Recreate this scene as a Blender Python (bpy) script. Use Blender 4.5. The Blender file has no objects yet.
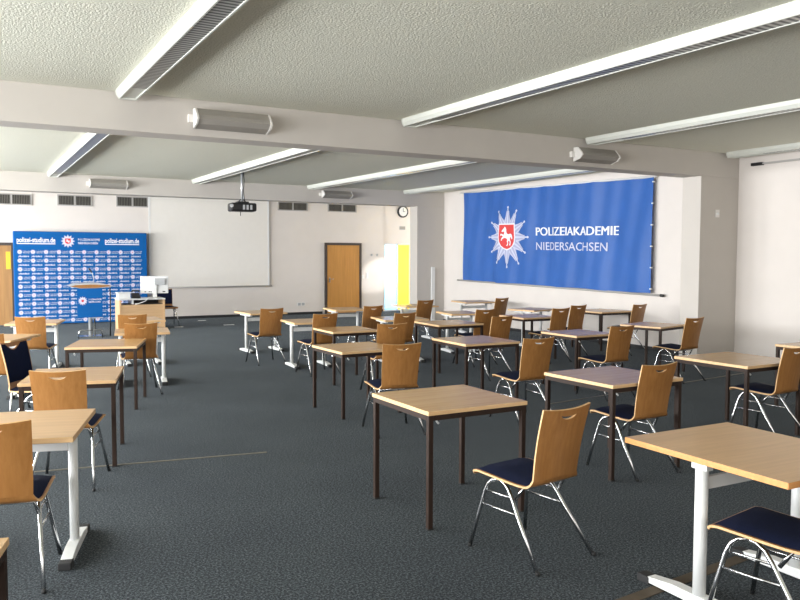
import bpy, bmesh, math, random
from mathutils import Vector, Matrix
random.seed(7)
PI = math.pi
scn = bpy.context.scene
COL = scn.collection

# ------------------------------------------------------------------ materials
def new_mat(name):
    m = bpy.data.materials.new(name); m.use_nodes = True
    nt = m.node_tree
    return m, nt, nt.nodes['Principled BSDF']

def plain(name, c, rough=.5, metal=0., spec=.5, noise=0.0, nscale=8., bump=0., bscale=100.):
    m, nt, b = new_mat(name)
    b.inputs['Roughness'].default_value = rough
    b.inputs['Metallic'].default_value = metal
    b.inputs['Specular IOR Level'].default_value = spec
    tc = nt.nodes.new('ShaderNodeTexCoord')
    n = nt.nodes.new('ShaderNodeTexNoise'); n.inputs['Scale'].default_value = nscale
    n.inputs['Detail'].default_value = 4
    nt.links.new(tc.outputs['Object'], n.inputs['Vector'])
    r = nt.nodes.new('ShaderNodeValToRGB')
    lo = [max(0, x*(1-noise)) for x in c]; hi = [min(1, x*(1+noise)) for x in c]
    r.color_ramp.elements[0].position = .3; r.color_ramp.elements[1].position = .7
    r.color_ramp.elements[0].color = (*lo, 1); r.color_ramp.elements[1].color = (*hi, 1)
    nt.links.new(n.outputs['Fac'], r.inputs['Fac'])
    nt.links.new(r.outputs['Color'], b.inputs['Base Color'])
    if bump:
        n2 = nt.nodes.new('ShaderNodeTexNoise'); n2.inputs['Scale'].default_value = bscale
        n2.inputs['Detail'].default_value = 3
        nt.links.new(tc.outputs['Object'], n2.inputs['Vector'])
        bp = nt.nodes.new('ShaderNodeBump'); bp.inputs['Strength'].default_value = bump
        bp.inputs['Distance'].default_value = .02
        nt.links.new(n2.outputs['Fac'], bp.inputs['Height'])
        nt.links.new(bp.outputs['Normal'], b.inputs['Normal'])
    return m

def wood(name, c1, c2, axis='X', rough=.4, spec=.5, scale=1.):
    m, nt, b = new_mat(name)
    b.inputs['Roughness'].default_value = rough
    b.inputs['Specular IOR Level'].default_value = spec
    tc = nt.nodes.new('ShaderNodeTexCoord')
    mp = nt.nodes.new('ShaderNodeMapping')
    s = {'X': (1.2, 22, 22), 'Y': (22, 1.2, 22), 'Z': (22, 22, 1.2)}[axis]
    mp.inputs['Scale'].default_value = tuple(k*scale for k in s)
    nt.links.new(tc.outputs['Object'], mp.inputs['Vector'])
    oi = nt.nodes.new('ShaderNodeObjectInfo')
    ad = nt.nodes.new('ShaderNodeVectorMath'); ad.operation = 'ADD'
    cm = nt.nodes.new('ShaderNodeCombineXYZ')
    mu = nt.nodes.new('ShaderNodeMath'); mu.operation = 'MULTIPLY'; mu.inputs[1].default_value = 37.
    nt.links.new(oi.outputs['Random'], mu.inputs[0])
    for k in 'XYZ': nt.links.new(mu.outputs[0], cm.inputs[k])
    nt.links.new(mp.outputs[0], ad.inputs[0]); nt.links.new(cm.outputs[0], ad.inputs[1])
    n = nt.nodes.new('ShaderNodeTexNoise'); n.inputs['Scale'].default_value = 1.6
    n.inputs['Detail'].default_value = 6; n.inputs['Roughness'].default_value = .6
    n.inputs['Distortion'].default_value = .4
    nt.links.new(ad.outputs[0], n.inputs['Vector'])
    r = nt.nodes.new('ShaderNodeValToRGB')
    r.color_ramp.elements[0].position = .32; r.color_ramp.elements[1].position = .68
    r.color_ramp.elements[0].color = (*c1, 1); r.color_ramp.elements[1].color = (*c2, 1)
    nt.links.new(n.outputs['Fac'], r.inputs['Fac'])
    nt.links.new(r.outputs['Color'], b.inputs['Base Color'])
    return m

def carpet_mat():
    m, nt, b = new_mat('carpet')
    b.inputs['Roughness'].default_value = 1.; b.inputs['Specular IOR Level'].default_value = .12
    b.inputs['Sheen Weight'].default_value = .07; b.inputs['Sheen Roughness'].default_value = .4; b.inputs['Sheen Tint'].default_value = (.8, .92, 1, 1)
    tc = nt.nodes.new('ShaderNodeTexCoord')
    n = nt.nodes.new('ShaderNodeTexNoise'); n.inputs['Scale'].default_value = 80.
    n.inputs['Detail'].default_value = 5; n.inputs['Roughness'].default_value = .75
    nt.links.new(tc.outputs['Object'], n.inputs['Vector'])
    r = nt.nodes.new('ShaderNodeValToRGB')
    e = r.color_ramp.elements
    e[0].position = .40; e[0].color = (.006, .008, .010, 1)
    e[1].position = .60; e[1].color = (.115, .128, .138, 1)
    k = e.new(.5); k.color = (.023, .029, .034, 1)
    nt.links.new(n.outputs['Fac'], r.inputs['Fac'])
    n2 = nt.nodes.new('ShaderNodeTexNoise'); n2.inputs['Scale'].default_value = 1.1
    n2.inputs['Detail'].default_value = 3
    nt.links.new(tc.outputs['Object'], n2.inputs['Vector'])
    r2 = nt.nodes.new('ShaderNodeValToRGB')
    r2.color_ramp.elements[0].position = .3; r2.color_ramp.elements[0].color = (.82, .82, .84, 1)
    r2.color_ramp.elements[1].position = .7; r2.color_ramp.elements[1].color = (1.12, 1.12, 1.1, 1)
    nt.links.new(n2.outputs['Fac'], r2.inputs['Fac'])
    mx = nt.nodes.new('ShaderNodeMix'); mx.data_type = 'RGBA'; mx.blend_type = 'MULTIPLY'
    mx.inputs['Factor'].default_value = 1
    nt.links.new(r.outputs['Color'], mx.inputs['A']); nt.links.new(r2.outputs['Color'], mx.inputs['B'])
    nt.links.new(mx.outputs['Result'], b.inputs['Base Color'])
    bp = nt.nodes.new('ShaderNodeBump'); bp.inputs['Strength'].default_value = .5
    bp.inputs['Distance'].default_value = .01
    nt.links.new(n.outputs['Fac'], bp.inputs['Height']); nt.links.new(bp.outputs['Normal'], b.inputs['Normal'])
    return m

def louvre_mat():
    # bright metal louvre: fine dark cross slats repeat along the lamp
    m, nt, b = new_mat('lamp louvre')
    b.inputs['Roughness'].default_value = .35; b.inputs['Metallic'].default_value = .5
    tc = nt.nodes.new('ShaderNodeTexCoord')
    w = nt.nodes.new('ShaderNodeTexWave'); w.wave_type = 'BANDS'; w.bands_direction = 'Y'
    w.inputs['Scale'].default_value = 5.5; w.inputs['Distortion'].default_value = 0
    nt.links.new(tc.outputs['Object'], w.inputs['Vector'])
    r = nt.nodes.new('ShaderNodeValToRGB')
    r.color_ramp.elements[0].position = .35; r.color_ramp.elements[0].color = (.10, .10, .10, 1)
    r.color_ramp.elements[1].position = .6; r.color_ramp.elements[1].color = (.62, .62, .60, 1)
    nt.links.new(w.outputs['Fac'], r.inputs['Fac']); nt.links.new(r.outputs['Color'], b.inputs['Base Color'])
    return m

def glass_tint(name, c):
    m = bpy.data.materials.new(name); m.use_nodes = True
    nt = m.node_tree; b = nt.nodes['Principled BSDF']; out = nt.nodes['Material Output']
    b.inputs['Base Color'].default_value = (*c, 1); b.inputs['Roughness'].default_value = .15
    t = nt.nodes.new('ShaderNodeBsdfTranslucent'); t.inputs['Color'].default_value = (*c, 1)
    n = nt.nodes.new('ShaderNodeTexNoise'); n.inputs['Scale'].default_value = 2.
    mx = nt.nodes.new('ShaderNodeMixShader')
    ma = nt.nodes.new('ShaderNodeMapRange'); ma.inputs['To Min'].default_value = .7; ma.inputs['To Max'].default_value = .9
    nt.links.new(n.outputs['Fac'], ma.inputs['Value']); nt.links.new(ma.outputs[0], mx.inputs[0])
    nt.links.new(b.outputs[0], mx.inputs[1]); nt.links.new(t.outputs[0], mx.inputs[2])
    nt.links.new(mx.outputs[0], out.inputs['Surface'])
    return m

M = dict(
    carpet=carpet_mat(),
    ceiling=plain('ceiling plaster', (.81, .805, .69), .95, spec=.1, noise=.07, nscale=60, bump=.55, bscale=60),
    wall=plain('white wall paint', (.75, .695, .65), .8, spec=.2, noise=.015, nscale=3),
    beam=plain('beam paint', (.59, .55, .505), .8, spec=.2, noise=.015, nscale=3),
    black=plain('black plastic', (.012, .012, .013), .45),
    base=plain('dark baseboard', (.02, .02, .022), .6),
    top=wood('beech laminate', (.51, .30, .12), (.61, .375, .165), 'X', .27, .95),
    top_red=wood('beech laminate warm', (.53, .32, .15), (.63, .395, .20), 'X', .32, .8),
    edge=wood('light beech edge', (.66, .41, .20), (.80, .53, .28), 'X', .45),
    edge_red=wood('orange beech edge', (.62, .28, .09), (.74, .36, .13), 'X', .45),
    ply=wood('beech plywood', (.315, .137, .037), (.405, .19, .058), 'Z', .33),
    ply_edge=plain('plywood edge', (.68, .43, .21), .5, noise=.1, nscale=60),
    brown=plain('brown painted steel', (.028, .015, .010), .55, spec=.25, noise=.1),
    chrome=plain('chrome tube', (.60, .61, .62), .2, metal=1.),
    white_metal=plain('white painted steel', (.74, .75, .74), .35, noise=.02),
    foot_alu=plain('pale aluminium', (.62, .64, .66), .3, metal=.6),
    navy=plain('navy upholstery', (.006, .010, .034), .95, spec=.15, noise=.35, nscale=180),
    rubber=plain('black rubber', (.015, .015, .016), .7),
    lamp=plain('lamp housing', (.68, .69, .63), .45, noise=.01),
    louvre=louvre_mat(),
    spk=plain('speaker mesh', (.36, .335, .30), .7, noise=.12, nscale=300),
    spk_w=plain('speaker cap', (.82, .79, .75), .5),
    banner=plain('blue banner cloth', (.034, .125, .42), .5, spec=.35, noise=.06, nscale=2),
    backdrop=plain('blue backdrop cloth', (.003, .105, .36), .7, spec=.2, noise=.05, nscale=2),
    print_w=plain('white print', (.86, .87, .92), .6, spec=.2),
    print_l=plain('lilac print', (.42, .44, .63), .6, spec=.2),
    print_g=plain('pale lilac print', (.62, .64, .79), .6, spec=.2),
    print_red=plain('red print', (.72, .07, .07), .6, spec=.2),
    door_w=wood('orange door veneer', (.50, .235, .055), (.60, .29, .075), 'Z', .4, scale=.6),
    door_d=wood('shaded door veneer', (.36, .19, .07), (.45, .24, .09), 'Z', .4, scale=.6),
    dark_frame=plain('dark door frame', (.06, .045, .04), .5),
    yellow=plain('yellow paper', (.85, .55, .05), .7),
    screen=plain('projection canvas', (.82, .785, .735), .9, spec=.1, noise=.01),
    bar=plain('grey bar', (.42, .40, .38), .5),
    vent=plain('vent slat metal', (.16, .15, .13), .5, noise=.1),
    vent_in=plain('vent recess', (.035, .033, .03), .8),
    desk=wood('pale desk panel', (.66, .42, .22), (.76, .50, .28), 'X', .4),
    grey=plain('grey plastic', (.45, .46, .47), .45),
    white=plain('white plastic', (.80, .80, .79), .4),
    brass=plain('floor strip metal', (.20, .18, .14), .5, metal=.3),
    seam=plain('brown floor strip', (.075, .055, .035), .8, noise=.2),
    gblue=glass_tint('blue tinted glass', (.40, .66, .95)),
    gyellow=glass_tint('yellow tinted glass', (1., .82, .16)),
)

# ------------------------------------------------------------------ mesh helpers
def box(bm, lo, hi, mi=0, mat=None):
    vs = [bm.verts.new((x, y, z)) for z in (lo[2], hi[2]) for y in (lo[1], hi[1]) for x in (lo[0], hi[0])]
    if mat is not None:
        for v in vs: v.co = mat @ v.co
    for f in ((0, 2, 3, 1), (4, 5, 7, 6), (0, 1, 5, 4), (2, 6, 7, 3), (0, 4, 6, 2), (1, 3, 7, 5)):
        fc = bm.faces.new([vs[i] for i in f]); fc.material_index = mi
    return vs

def tube(bm, pts, r, n=10, mi=0, caps=True):
    pts = [Vector(p) for p in pts]; rings = []
    up = Vector((0, 0, 1))
    prev = None
    for i, p in enumerate(pts):
        if i == 0: t = pts[1]-pts[0]
        elif i == len(pts)-1: t = pts[-1]-pts[-2]
        else: t = (pts[i+1]-p).normalized()+(p-pts[i-1]).normalized()
        t.normalize()
        if prev is None:
            a = t.cross(up)
            if a.length < 1e-3: a = t.cross(Vector((1, 0, 0)))
        else:
            a = prev-t*prev.dot(t)
        a.normalize(); prev = a; b = t.cross(a)
        rings.append([bm.verts.new(p+r*(math.cos(k*2*PI/n)*a+math.sin(k*2*PI/n)*b)) for k in range(n)])
    for A, B in zip(rings, rings[1:]):
        for k in range(n):
            f = bm.faces.new((A[k], A[(k+1) % n], B[(k+1) % n], B[k])); f.material_index = mi; f.smooth = True
    if caps:
        bm.faces.new(rings[0][::-1]).material_index = mi; bm.faces.new(rings[-1]).material_index = mi

def prism(bm, prof, lo, hi, axis='Y', mi=0):
    """closed profile swept along an axis; prof = [(a, b)] in the two other axes"""
    def P(a, b, t):
        return {'X': (t, a, b), 'Y': (a, t, b), 'Z': (a, b, t)}[axis]
    A = [bm.verts.new(P(a, b, lo)) for a, b in prof]; B = [bm.verts.new(P(a, b, hi)) for a, b in prof]
    n = len(prof)
    for k in range(n):
        bm.faces.new((A[k], A[(k+1) % n], B[(k+1) % n], B[k])).material_index = mi
    bm.faces.new(A[::-1]).material_index = mi; bm.faces.new(B).material_index = mi

def flat(bm, pts, f, mi=0):
    """polygon in (u, v) mapped by f to 3D"""
    vs = [bm.verts.new(f(u, v)) for u, v in pts]
    fc = bm.faces.new(vs); fc.material_index = mi
    return fc

def mk(name, bm, mats, parent=None, bevel=0., smooth=False, fix=True):
    if fix: bmesh.ops.recalc_face_normals(bm, faces=bm.faces)
    me = bpy.data.meshes.new(name); bm.to_mesh(me); bm.free()
    for m in (mats if isinstance(mats, (list, tuple)) else [mats]): me.materials.append(m)
    if smooth:
        for p in me.polygons: p.use_smooth = True
    o = bpy.data.objects.new(name, me); COL.objects.link(o)
    if parent is not None: o.parent = parent
    if bevel:
        b = o.modifiers.new('edge', 'BEVEL'); b.width = bevel; b.segments = 2; b.limit_method = 'ANGLE'
    return o

def B(name, lo, hi, mat, parent=None, bevel=0.):
    bm = bmesh.new(); box(bm, lo, hi); return mk(name, bm, mat, parent, bevel)

def thing(name, label, cat, loc=(0, 0, 0), rz=0., group=None):
    o = bpy.data.objects.new(name, None); COL.objects.link(o)
    o.empty_display_size = .1
    o.location = loc; o.rotation_euler = (0, 0, rz)
    return tag(o, label, cat, group)

def tag(o, label, cat, group=None):
    o['label'] = label; o['category'] = cat
    if group: o['group'] = group
    return o

def struct(o, label=None):
    o['kind'] = 'structure'
    return o

def dup(root, loc, rz, label, group=None):
    r = root.copy(); COL.objects.link(r); r.location = loc; r.rotation_euler = (0, 0, rz)
    r['label'] = label
    if group: r['group'] = group
    def kids(src, dst):
        for ch in list(src.children):
            c = ch.copy(); COL.objects.link(c); c.parent = dst
            c.matrix_parent_inverse = ch.matrix_parent_inverse.copy()
            kids(ch, c)
    kids(root, r)
    return r

def text_data(s, res=3, offset=0., align='LEFT'):
    cu = bpy.data.curves.new('lettering', 'FONT'); cu.body = s
    cu.resolution_u = res; cu.offset = offset; cu.fill_mode = 'FRONT'
    o = bpy.data.objects.new('lettering', cu); COL.objects.link(o)
    dg = bpy.context.evaluated_depsgraph_get(); dg.update()
    me = bpy.data.meshes.new_from_object(o.evaluated_get(dg))
    vs = [(v.co.x, v.co.y) for v in me.vertices]; fs = [tuple(p.vertices) for p in me.polygons]
    bpy.data.objects.remove(o); bpy.data.curves.remove(cu); bpy.data.meshes.remove(me)
    x0 = min(v[0] for v in vs); x1 = max(v[0] for v in vs)
    return [((x-x0)/(x1-x0), y) for x, y in vs], fs, x1-x0

def put_text(bm, td, u0, u1, vbase, capv, f, mi=0, capref=.73):
    vs, fs, w = td
    V = [bm.verts.new(f(u0+(u1-u0)*x, vbase+capv*y/capref)) for x, y in vs]
    for q in fs:
        try: bm.faces.new([V[i] for i in q]).material_index = mi
        except ValueError: pass

# ------------------------------------------------------------------ room
H = 3.35                       # ceiling
XR = 10.95                     # right wall face
YB = 21.0                      # far wall face
YP = 8.3                       # first beam face
YC = 17.1                      # second beam face
BB = 2.965                     # beam underside

struct(B('floor', (-5.8, -3.2, -.1), (14.2, 23.5, 0), M['carpet']))
struct(B('ceiling', (-5.8, -3.2, H), (14.2, 23.5, H+.15), M['ceiling']))
struct(B('wall_right', (XR, -3.2, 0), (XR+.2, YC+.36, H), M['wall']))
struct(B('wall_rear', (-5.8, -3.2, 0), (XR+.2, -3.0, H), M['wall']))
# far wall: solid up to the niche, then a recessed part with an opening for the glass door
bm = bmesh.new()
box(bm, (-5.8, YB, 0), (11.23, YB+.25, H))
box(bm, (11.23, YB+.08, 2.09), (14.0, YB+.25, H))
box(bm, (12.26, YB+.08, 0), (14.0, YB+.25, 2.09))
box(bm, (11.23, YB+.08, 0), (11.31, YB+.25, 2.09))
struct(mk('wall_back', bm, M['wall']))
struct(B('wall_niche', (14.0, YC+.36, 0), (14.2, YB+.25, H), M['wall']))
struct(B('wall_return', (XR+.2, YC+.16, 0), (14.2, YC+.36, H), M['wall']))
# window wall on the daylight side (outside the frame): piers, parapet and header around openings
bm = bmesh.new()
box(bm, (-5.8, -3.2, 0), (-5.6, 23.4, .85)); box(bm, (-5.8, -3.2, 2.85), (-5.6, 23.4, H))
WIN = [(-1.5, 1.2), (2.0, 4.6), (5.4, 8.0), (9.0, 11.6), (12.4, 15.0), (16.2, 19.6)]
y0 = -3.2
for a, b in WIN + [(23.4, 23.4)]:
    box(bm, (-5.8, y0, .85), (-5.6, a, 2.85)); y0 = b
struct(mk('wall_left', bm, M['wall']))

struct(B('beam', (-5.6, YP, BB), (XR, YP+.36, H), M['beam'], bevel=.006))
struct(B('beam', (-5.6, YC, BB+.01), (XR+.2, YC+.36, H), M['beam'], bevel=.006))
struct(B('pillar', (10.06, YP, 0), (XR, YP+.36, BB), M['beam'], bevel=.006))
struct(B('pillar', (10.13, YC, 0), (XR+.2, YC+.36, BB+.01), M['beam'], bevel=.006))

def baseboard(name, lo, hi): struct(B(name, lo, hi, M['base']))
baseboard('baseboard_back', (1.15, YB-.015, 0), (9.2, YB, .07))
baseboard('baseboard_back_door', (10.52, YB-.015, 0), (11.23, YB, .07))
baseboard('baseboard_right', (XR-.015, YP+.36, 0), (XR, YC, .06))
baseboard('baseboard_right_near', (XR-.015, -2.9, 0), (XR, YP, .06))
baseboard('baseboard_pillar', (10.06, YP-.012, 0), (XR-.015, YP, .05))

# doors
def door(n, x0, x1, h, mat, handle_x, y=YB):
    o = bpy.data.objects.new(f'door_{n}', None); COL.objects.link(o); struct(o)
    bm = bmesh.new(); fw = .07
    box(bm, (x0, y-.05, 0), (x0+fw, y, h)); box(bm, (x1-fw, y-.05, 0), (x1, y, h)); box(bm, (x0+fw, y-.05, h-fw), (x1-fw, y, h))
    mk('door_frame', bm, M['dark_frame'], o)
    B('door_leaf', (x0+fw, y-.035, .01), (x1-fw, y, h-fw), mat, o)
    bm = bmesh.new(); tube(bm, [(handle_x, y-.035, 1.02), (handle_x, y-.09, 1.02), (handle_x+.12, y-.09, 1.02)], .011)
    box(bm, (handle_x-.02, y-.042, .92), (handle_x+.02, y-.034, 1.08))
    mk('door_handle', bm, M['chrome'], o)
    return o
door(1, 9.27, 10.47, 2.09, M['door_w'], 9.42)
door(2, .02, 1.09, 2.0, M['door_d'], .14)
g = bpy.data.objects.new('door_3', None); COL.objects.link(g); struct(g)
bm = bmesh.new()
for a, b in ((11.31, 11.35), (11.775, 11.815), (12.22, 12.26)): box(bm, (a, YB+.10, 0), (b, YB+.15, 2.09))
box(bm, (11.35, YB+.10, 2.05), (12.22, YB+.15, 2.09)); box(bm, (11.35, YB+.10, 0), (12.22, YB+.15, .04))
mk('door_frame', bm, M['white_metal'], g)
B('blue_glass', (11.35, YB+.12, .04), (11.775, YB+.128, 2.05), M['gblue'], g)
B('yellow_glass', (11.815, YB+.12, .04), (12.22, YB+.128, 2.05), M['gyellow'], g)

tag(B('paper_notice', (.90, YB-.045, 1.36), (1.00, YB-.037, 1.78), M['yellow']),
    'yellow paper notice stuck on the brown door beside the blue backdrop', 'notice')

# floor strips and marks
def floor_line(name, a, b, w, mat, label, cat, grp=None):
    a = Vector(a); b = Vector(b); d = (b-a).normalized(); n = Vector((-d.y, d.x))*w/2
    bm = bmesh.new()
    prism(bm, [((a+n).x, (a+n).y), ((a-n).x, (a-n).y), ((b-n).x, (b-n).y), ((b+n).x, (b+n).y)], 0, .004, 'Z')
    return tag(mk(name, bm, mat), label, cat, grp)
floor_line('floor_strip', (-.6, 6.80), (2.25, 6.34), .022, M['brass'], 'thin metal seam strip on the carpet ending in the open aisle beside the brown table legs', 'floor strip')
floor_line('floor_strip', (5.87, 6.88), (10.4, 7.42), .022, M['brass'], 'thin metal seam strip on the carpet leading up to the grey pillar', 'floor strip')
floor_line('floor_strip', (2.2, 2.66), (3.9, 2.80), .07, M['seam'], 'broad brown seam strip under the white-legged table with the orange edge', 'floor strip')
for (x, y, w), lab in zip([(4.44, 18.61, .2), (5.42, 20.2, .2), (5.66, 18.62, .26)],
                     ['short white tape mark on the carpet beside the lecturer chair', 'short white tape mark on the carpet just below the projection screen',
                      'short white tape mark on the open carpet between the screen and the white-legged tables']):
    tag(B('tape_mark', (x-w/2, y-.05, 0), (x+w/2, y+.05, .003), M['white']), lab, 'tape mark', 'tape marks on the carpet')

# ------------------------------------------------------------------ ceiling lights
def lamp(x, y0, y1, label, dx=0.):
    """long surface fixture with a sloped white housing and a louvre underneath"""
    t = thing('ceiling_light', label, 'ceiling light', (x, y0, H), math.atan2(-dx, y1-y0), 'long ceiling lights')
    L = y1-y0
    bm = bmesh.new()
    prism(bm, [(-.115, 0), (-.11, -.045), (-.085, -.085), (-.07, -.085), (-.07, -.073), (.07, -.073), (.07, -.085), (.085, -.085), (.11, -.045), (.115, 0)], .02, L-.02, 'Y')
    mk('housing', bm, M['lamp'], t)
    B('louvre', (-.069, .35, -.080), (.069, L-.55, -.072), M['louvre'], t)
    for y in (0, L-.02):
        bm = bmesh.new()
        prism(bm, [(-.12, 0), (-.115, -.048), (-.088, -.09), (.088, -.09), (.115, -.048), (.12, 0)], y, y+.02, 'Y')
        mk('end_cap', bm, M['lamp'], t)
    return t
lamp(1.485, 1.0, 8.22, 'long white ceiling light with grey louvre, meeting the near beam beside the long grey loudspeaker', .0)
lamp(4.86, .6, 8.22, 'long white ceiling light reaching the near beam between its two loudspeakers', -.10)
lamp(7.80, 1.5, 8.22, 'long white ceiling light ending at the near beam just above the hexagonal-ended loudspeaker', -.10)
lamp(10.62, 1.5, 8.20, 'long white ceiling light along the top of the wall with the curtain rail', 0)
lamp(1.62, 8.70, 17.06, 'long white ceiling light between the two beams, above the lectern side', 0)
lamp(4.62, 8.70, 17.06, 'long white ceiling light between the two beams, passing beside the projector pole', -.12)
lamp(7.50, 8.70, 17.06, 'long white ceiling light between the two beams, pointing towards the wooden door', -.30)
lamp(10.15, 8.70, 17.06, 'long white ceiling light between the two beams, along the top of the blue banner', -.35)

# ------------------------------------------------------------------ loudspeakers
def speaker(x0, x1, y, z0, z1, label, tilt=0.):
    cx = (x0+x1)/2; w = x1-x0; h = z1-z0
    t = thing('loudspeaker', label, 'loudspeaker', (cx, y, z0), 0, 'loudspeakers on the beams')
    prof = [(-.02, 0), (-.14, .035), (-.19, h*.42), (-.17, h*.62), (-.10, h-.0), (-.02, h)]
    bm = bmesh.new(); prism(bm, prof, -w/2+.02, w/2-.02, 'X'); mk('grille', bm, M['spk'], t)
    cap = [(a*1.08-.0, b*1.03-.004) for a, b in prof]
    for s in (-1, 1):
        bm = bmesh.new(); prism(bm, cap, s*w/2-.02*(s > 0), s*w/2+.02*(s < 0), 'X'); mk('end_cap', bm, M['spk_w'], t)
    bm = bmesh.new(); box(bm, (-w/2-.05, -.05, h*.3), (-w/2, 0, h*.7)); box(bm, (w/2, -.05, h*.3), (w/2+.05, 0, h*.7))
    mk('wall_mount', bm, M['spk_w'], t)
speaker(2.15, 2.97, YP, 3.04, 3.24, 'long grey loudspeaker on the near beam above the projector')
speaker(7.42, 8.14, YP, 3.02, 3.21, 'grey loudspeaker on the near beam above the blue banner, white end cap showing')
speaker(2.29, 3.03, YC, 3.08, 3.26, 'small pale loudspeaker on the far beam above the blue backdrop')
speaker(7.47, 8.22, YC, 3.08, 3.25, 'small pale loudspeaker on the far beam above the last two ventilation grilles')

# ------------------------------------------------------------------ ventilation grilles
def grille(x0, x1, z0, z1, label):
    t = thing('ventilation_grille', label, 'ventilation grille', ((x0+x1)/2, YB, z0), 0, 'ventilation grilles above the projection screen wall')
    w = (x1-x0)/2; h = z1-z0
    bm = bmesh.new()
    box(bm, (-w, -.03, 0), (-w+.03, 0, h)); box(bm, (w-.03, -.03, 0), (w, 0, h)); box(bm, (-w+.03, -.03, 0), (w-.03, 0, .025)); box(bm, (-w+.03, -.03, h-.025), (w-.03, 0, h)); box(bm, (-.02, -.03, .025), (.02, 0, h-.025))
    mk('frame', bm, M['bar'], t)
    for a, b in ((-w+.03, -.02), (.02, w-.03)):
        bm = bmesh.new(); box(bm, (a, -.006, .025), (b, -.001, h-.025), 1)
        n = max(4, int((b-a)/.035))
        for k in range(n):
            x = a+(k+.5)*(b-a)/n; box(bm, (x-.007, -.022, .025), (x+.007, -.006, h-.025), 0)
        mk('louvre', bm, [M['vent'], M['vent_in']], t)
grille(.60, 1.50, 2.91, 3.18, 'dark ventilation grille high above the brown door with the yellow notice')
grille(2.07, 2.88, 2.93, 3.2, 'dark ventilation grille high above the middle of the blue backdrop')
grille(3.46, 4.26, 2.95, 3.22, 'dark ventilation grille between the blue backdrop and the projection screen')
grille(7.83, 8.74, 2.99, 3.24, 'dark ventilation grille just past the free edge of the projection screen')
grille(9.38, 10.31, 3.00, 3.24, 'dark ventilation grille directly above the orange wooden door')

# ------------------------------------------------------------------ projection screen, projector, wall fittings
t = thing('projection_screen', 'large pale projection screen hanging on the far wall behind the projector', 'projection screen', (5.9, YB, .84))
B('canvas', (-1.60, -.06, .03), (1.60, -.05, 2.45), M['screen'], t)
for q in (-1.65, 1.60): B('frame_strip', (q, -.065, .03), (q+.05, -.045, 2.45), M['white'], t)
bm = bmesh.new(); tube(bm, [(-1.72, -.055, .01), (1.72, -.055, .01)], .022); mk('bottom_bar', bm, M['bar'], t)
B('case', (-1.72, -.10, 2.44), (1.72, -.003, 2.50), M['white'], t)

t = thing('projector', 'black projector hanging from the ceiling on a thin metal pole', 'projector', (4.72, 14.6, H), math.radians(-6))
bm = bmesh.new(); box(bm, (-.25, -.17, -.80), (.25, .17, -.64)); mk('housing', bm, M['black'], t, bevel=.03)
bm = bmesh.new()
for k in range(3): box(bm, (-.02+.07*k, -.176, -.77), (.02+.07*k, -.168, -.68))
mk('air_vent', bm, M['grey'], t)
bm = bmesh.new(); tube(bm, [(-.235, -.17, -.70), (-.235, -.185, -.70)], .035); mk('button_ring', bm, M['grey'], t)
bm = bmesh.new(); tube(bm, [(.08, .16, -.72), (.08, .20, -.72)], .055, 16); mk('lens', bm, M['grey'], t)
bm = bmesh.new(); tube(bm, [(0, 0, 0), (0, 0, -.60)], .022); mk('mount_pole', bm, M['foot_alu'], t)
bm = bmesh.new(); box(bm, (-.10, -.10, -.02), (.10, .10, 0)); box(bm, (-.11, -.11, -.65), (.11, .11, -.61)); tube(bm, [(-.07, 0, -.61), (0, 0, -.55), (.07, 0, -.61)], .012); mk('mount_plate', bm, M['black'], t)
bm = bmesh.new(); tube(bm, [(.03, 0, -.05), (.045, 0, -.2), (.03, 0, -.4), (.05, 0, -.58)], .007, 6); tube(bm, [(-.03, .0, -.8), (-.035, 0, -.88)], .008, 6); mk('cable', bm, M['black'], t)

t = thing('wall_clock', 'round black-rimmed clock on the wall above the coloured glass door', 'clock', (11.95, YB+.08, 3.08))
def disc(bm, r, y0, y1, n=28, sx=1, sz=1):
    A = [bm.verts.new((r*math.cos(k*2*PI/n), y0, r*math.sin(k*2*PI/n))) for k in range(n)]
    C = [bm.verts.new((r*math.cos(k*2*PI/n), y1, r*math.sin(k*2*PI/n))) for k in range(n)]
    for k in range(n): bm.faces.new((A[k], A[(k+1) % n], C[(k+1) % n], C[k]))
    bm.faces.new(A); bm.faces.new(C[::-1])
bm = bmesh.new(); disc(bm, .185, -.05, 0); mk('rim', bm, M['black'], t)
bm = bmesh.new(); disc(bm, .142, -.054, -.05); mk('face', bm, M['white'], t)
bm = bmesh.new(); box(bm, (-.007, -.058, -.01), (.007, -.055, .11)); mk('minute_hand', bm, M['black'], t)
bm = bmesh.new(); box(bm, (0, -.058, -.006), (.07, -.055, .006)); mk('hour_hand', bm, M['black'], t)
t = thing('sign_plate', 'small grey sign plate on the wall between the clock and the coloured glass door', 'sign', (11.95, YB+.08, 2.52))
B('plate', (-.10, -.012, 0), (.10, 0, .11), M['grey'], t)
bm = bmesh.new(); box(bm, (-.09, -.016, .01), (.09, -.012, .10)); mk('panel', bm, M['spk'], t)
t = thing('wall_socket', 'double socket low on the far wall beneath the screen edge', 'socket', (8.53, YB, .25))
B('plate', (-.13, -.012, 0), (.13, 0, .10), M['spk_w'], t)
for x in (-.06, .06): B('outlet', (x-.04, -.016, .012), (x+.04, -.012, .088), M['grey'], t)
for x, lab in ((10.54, 'small switch plate on the wall touching the orange door frame'), (10.68, 'taller switch plate on the wall, next to the small one by the orange door')):
    t = thing('light_switch', lab, 'light switch', (x, YB, 1.02), 0, 'light switches beside the orange door')
    hh = .12 if x < 10.6 else .2
    B('plate', (-.04, -.012, 0), (.04, 0, hh), M['spk_w'], t); B('rocker', (-.025, -.018, .03), (.025, -.012, hh-.03), M['white'], t)
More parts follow.
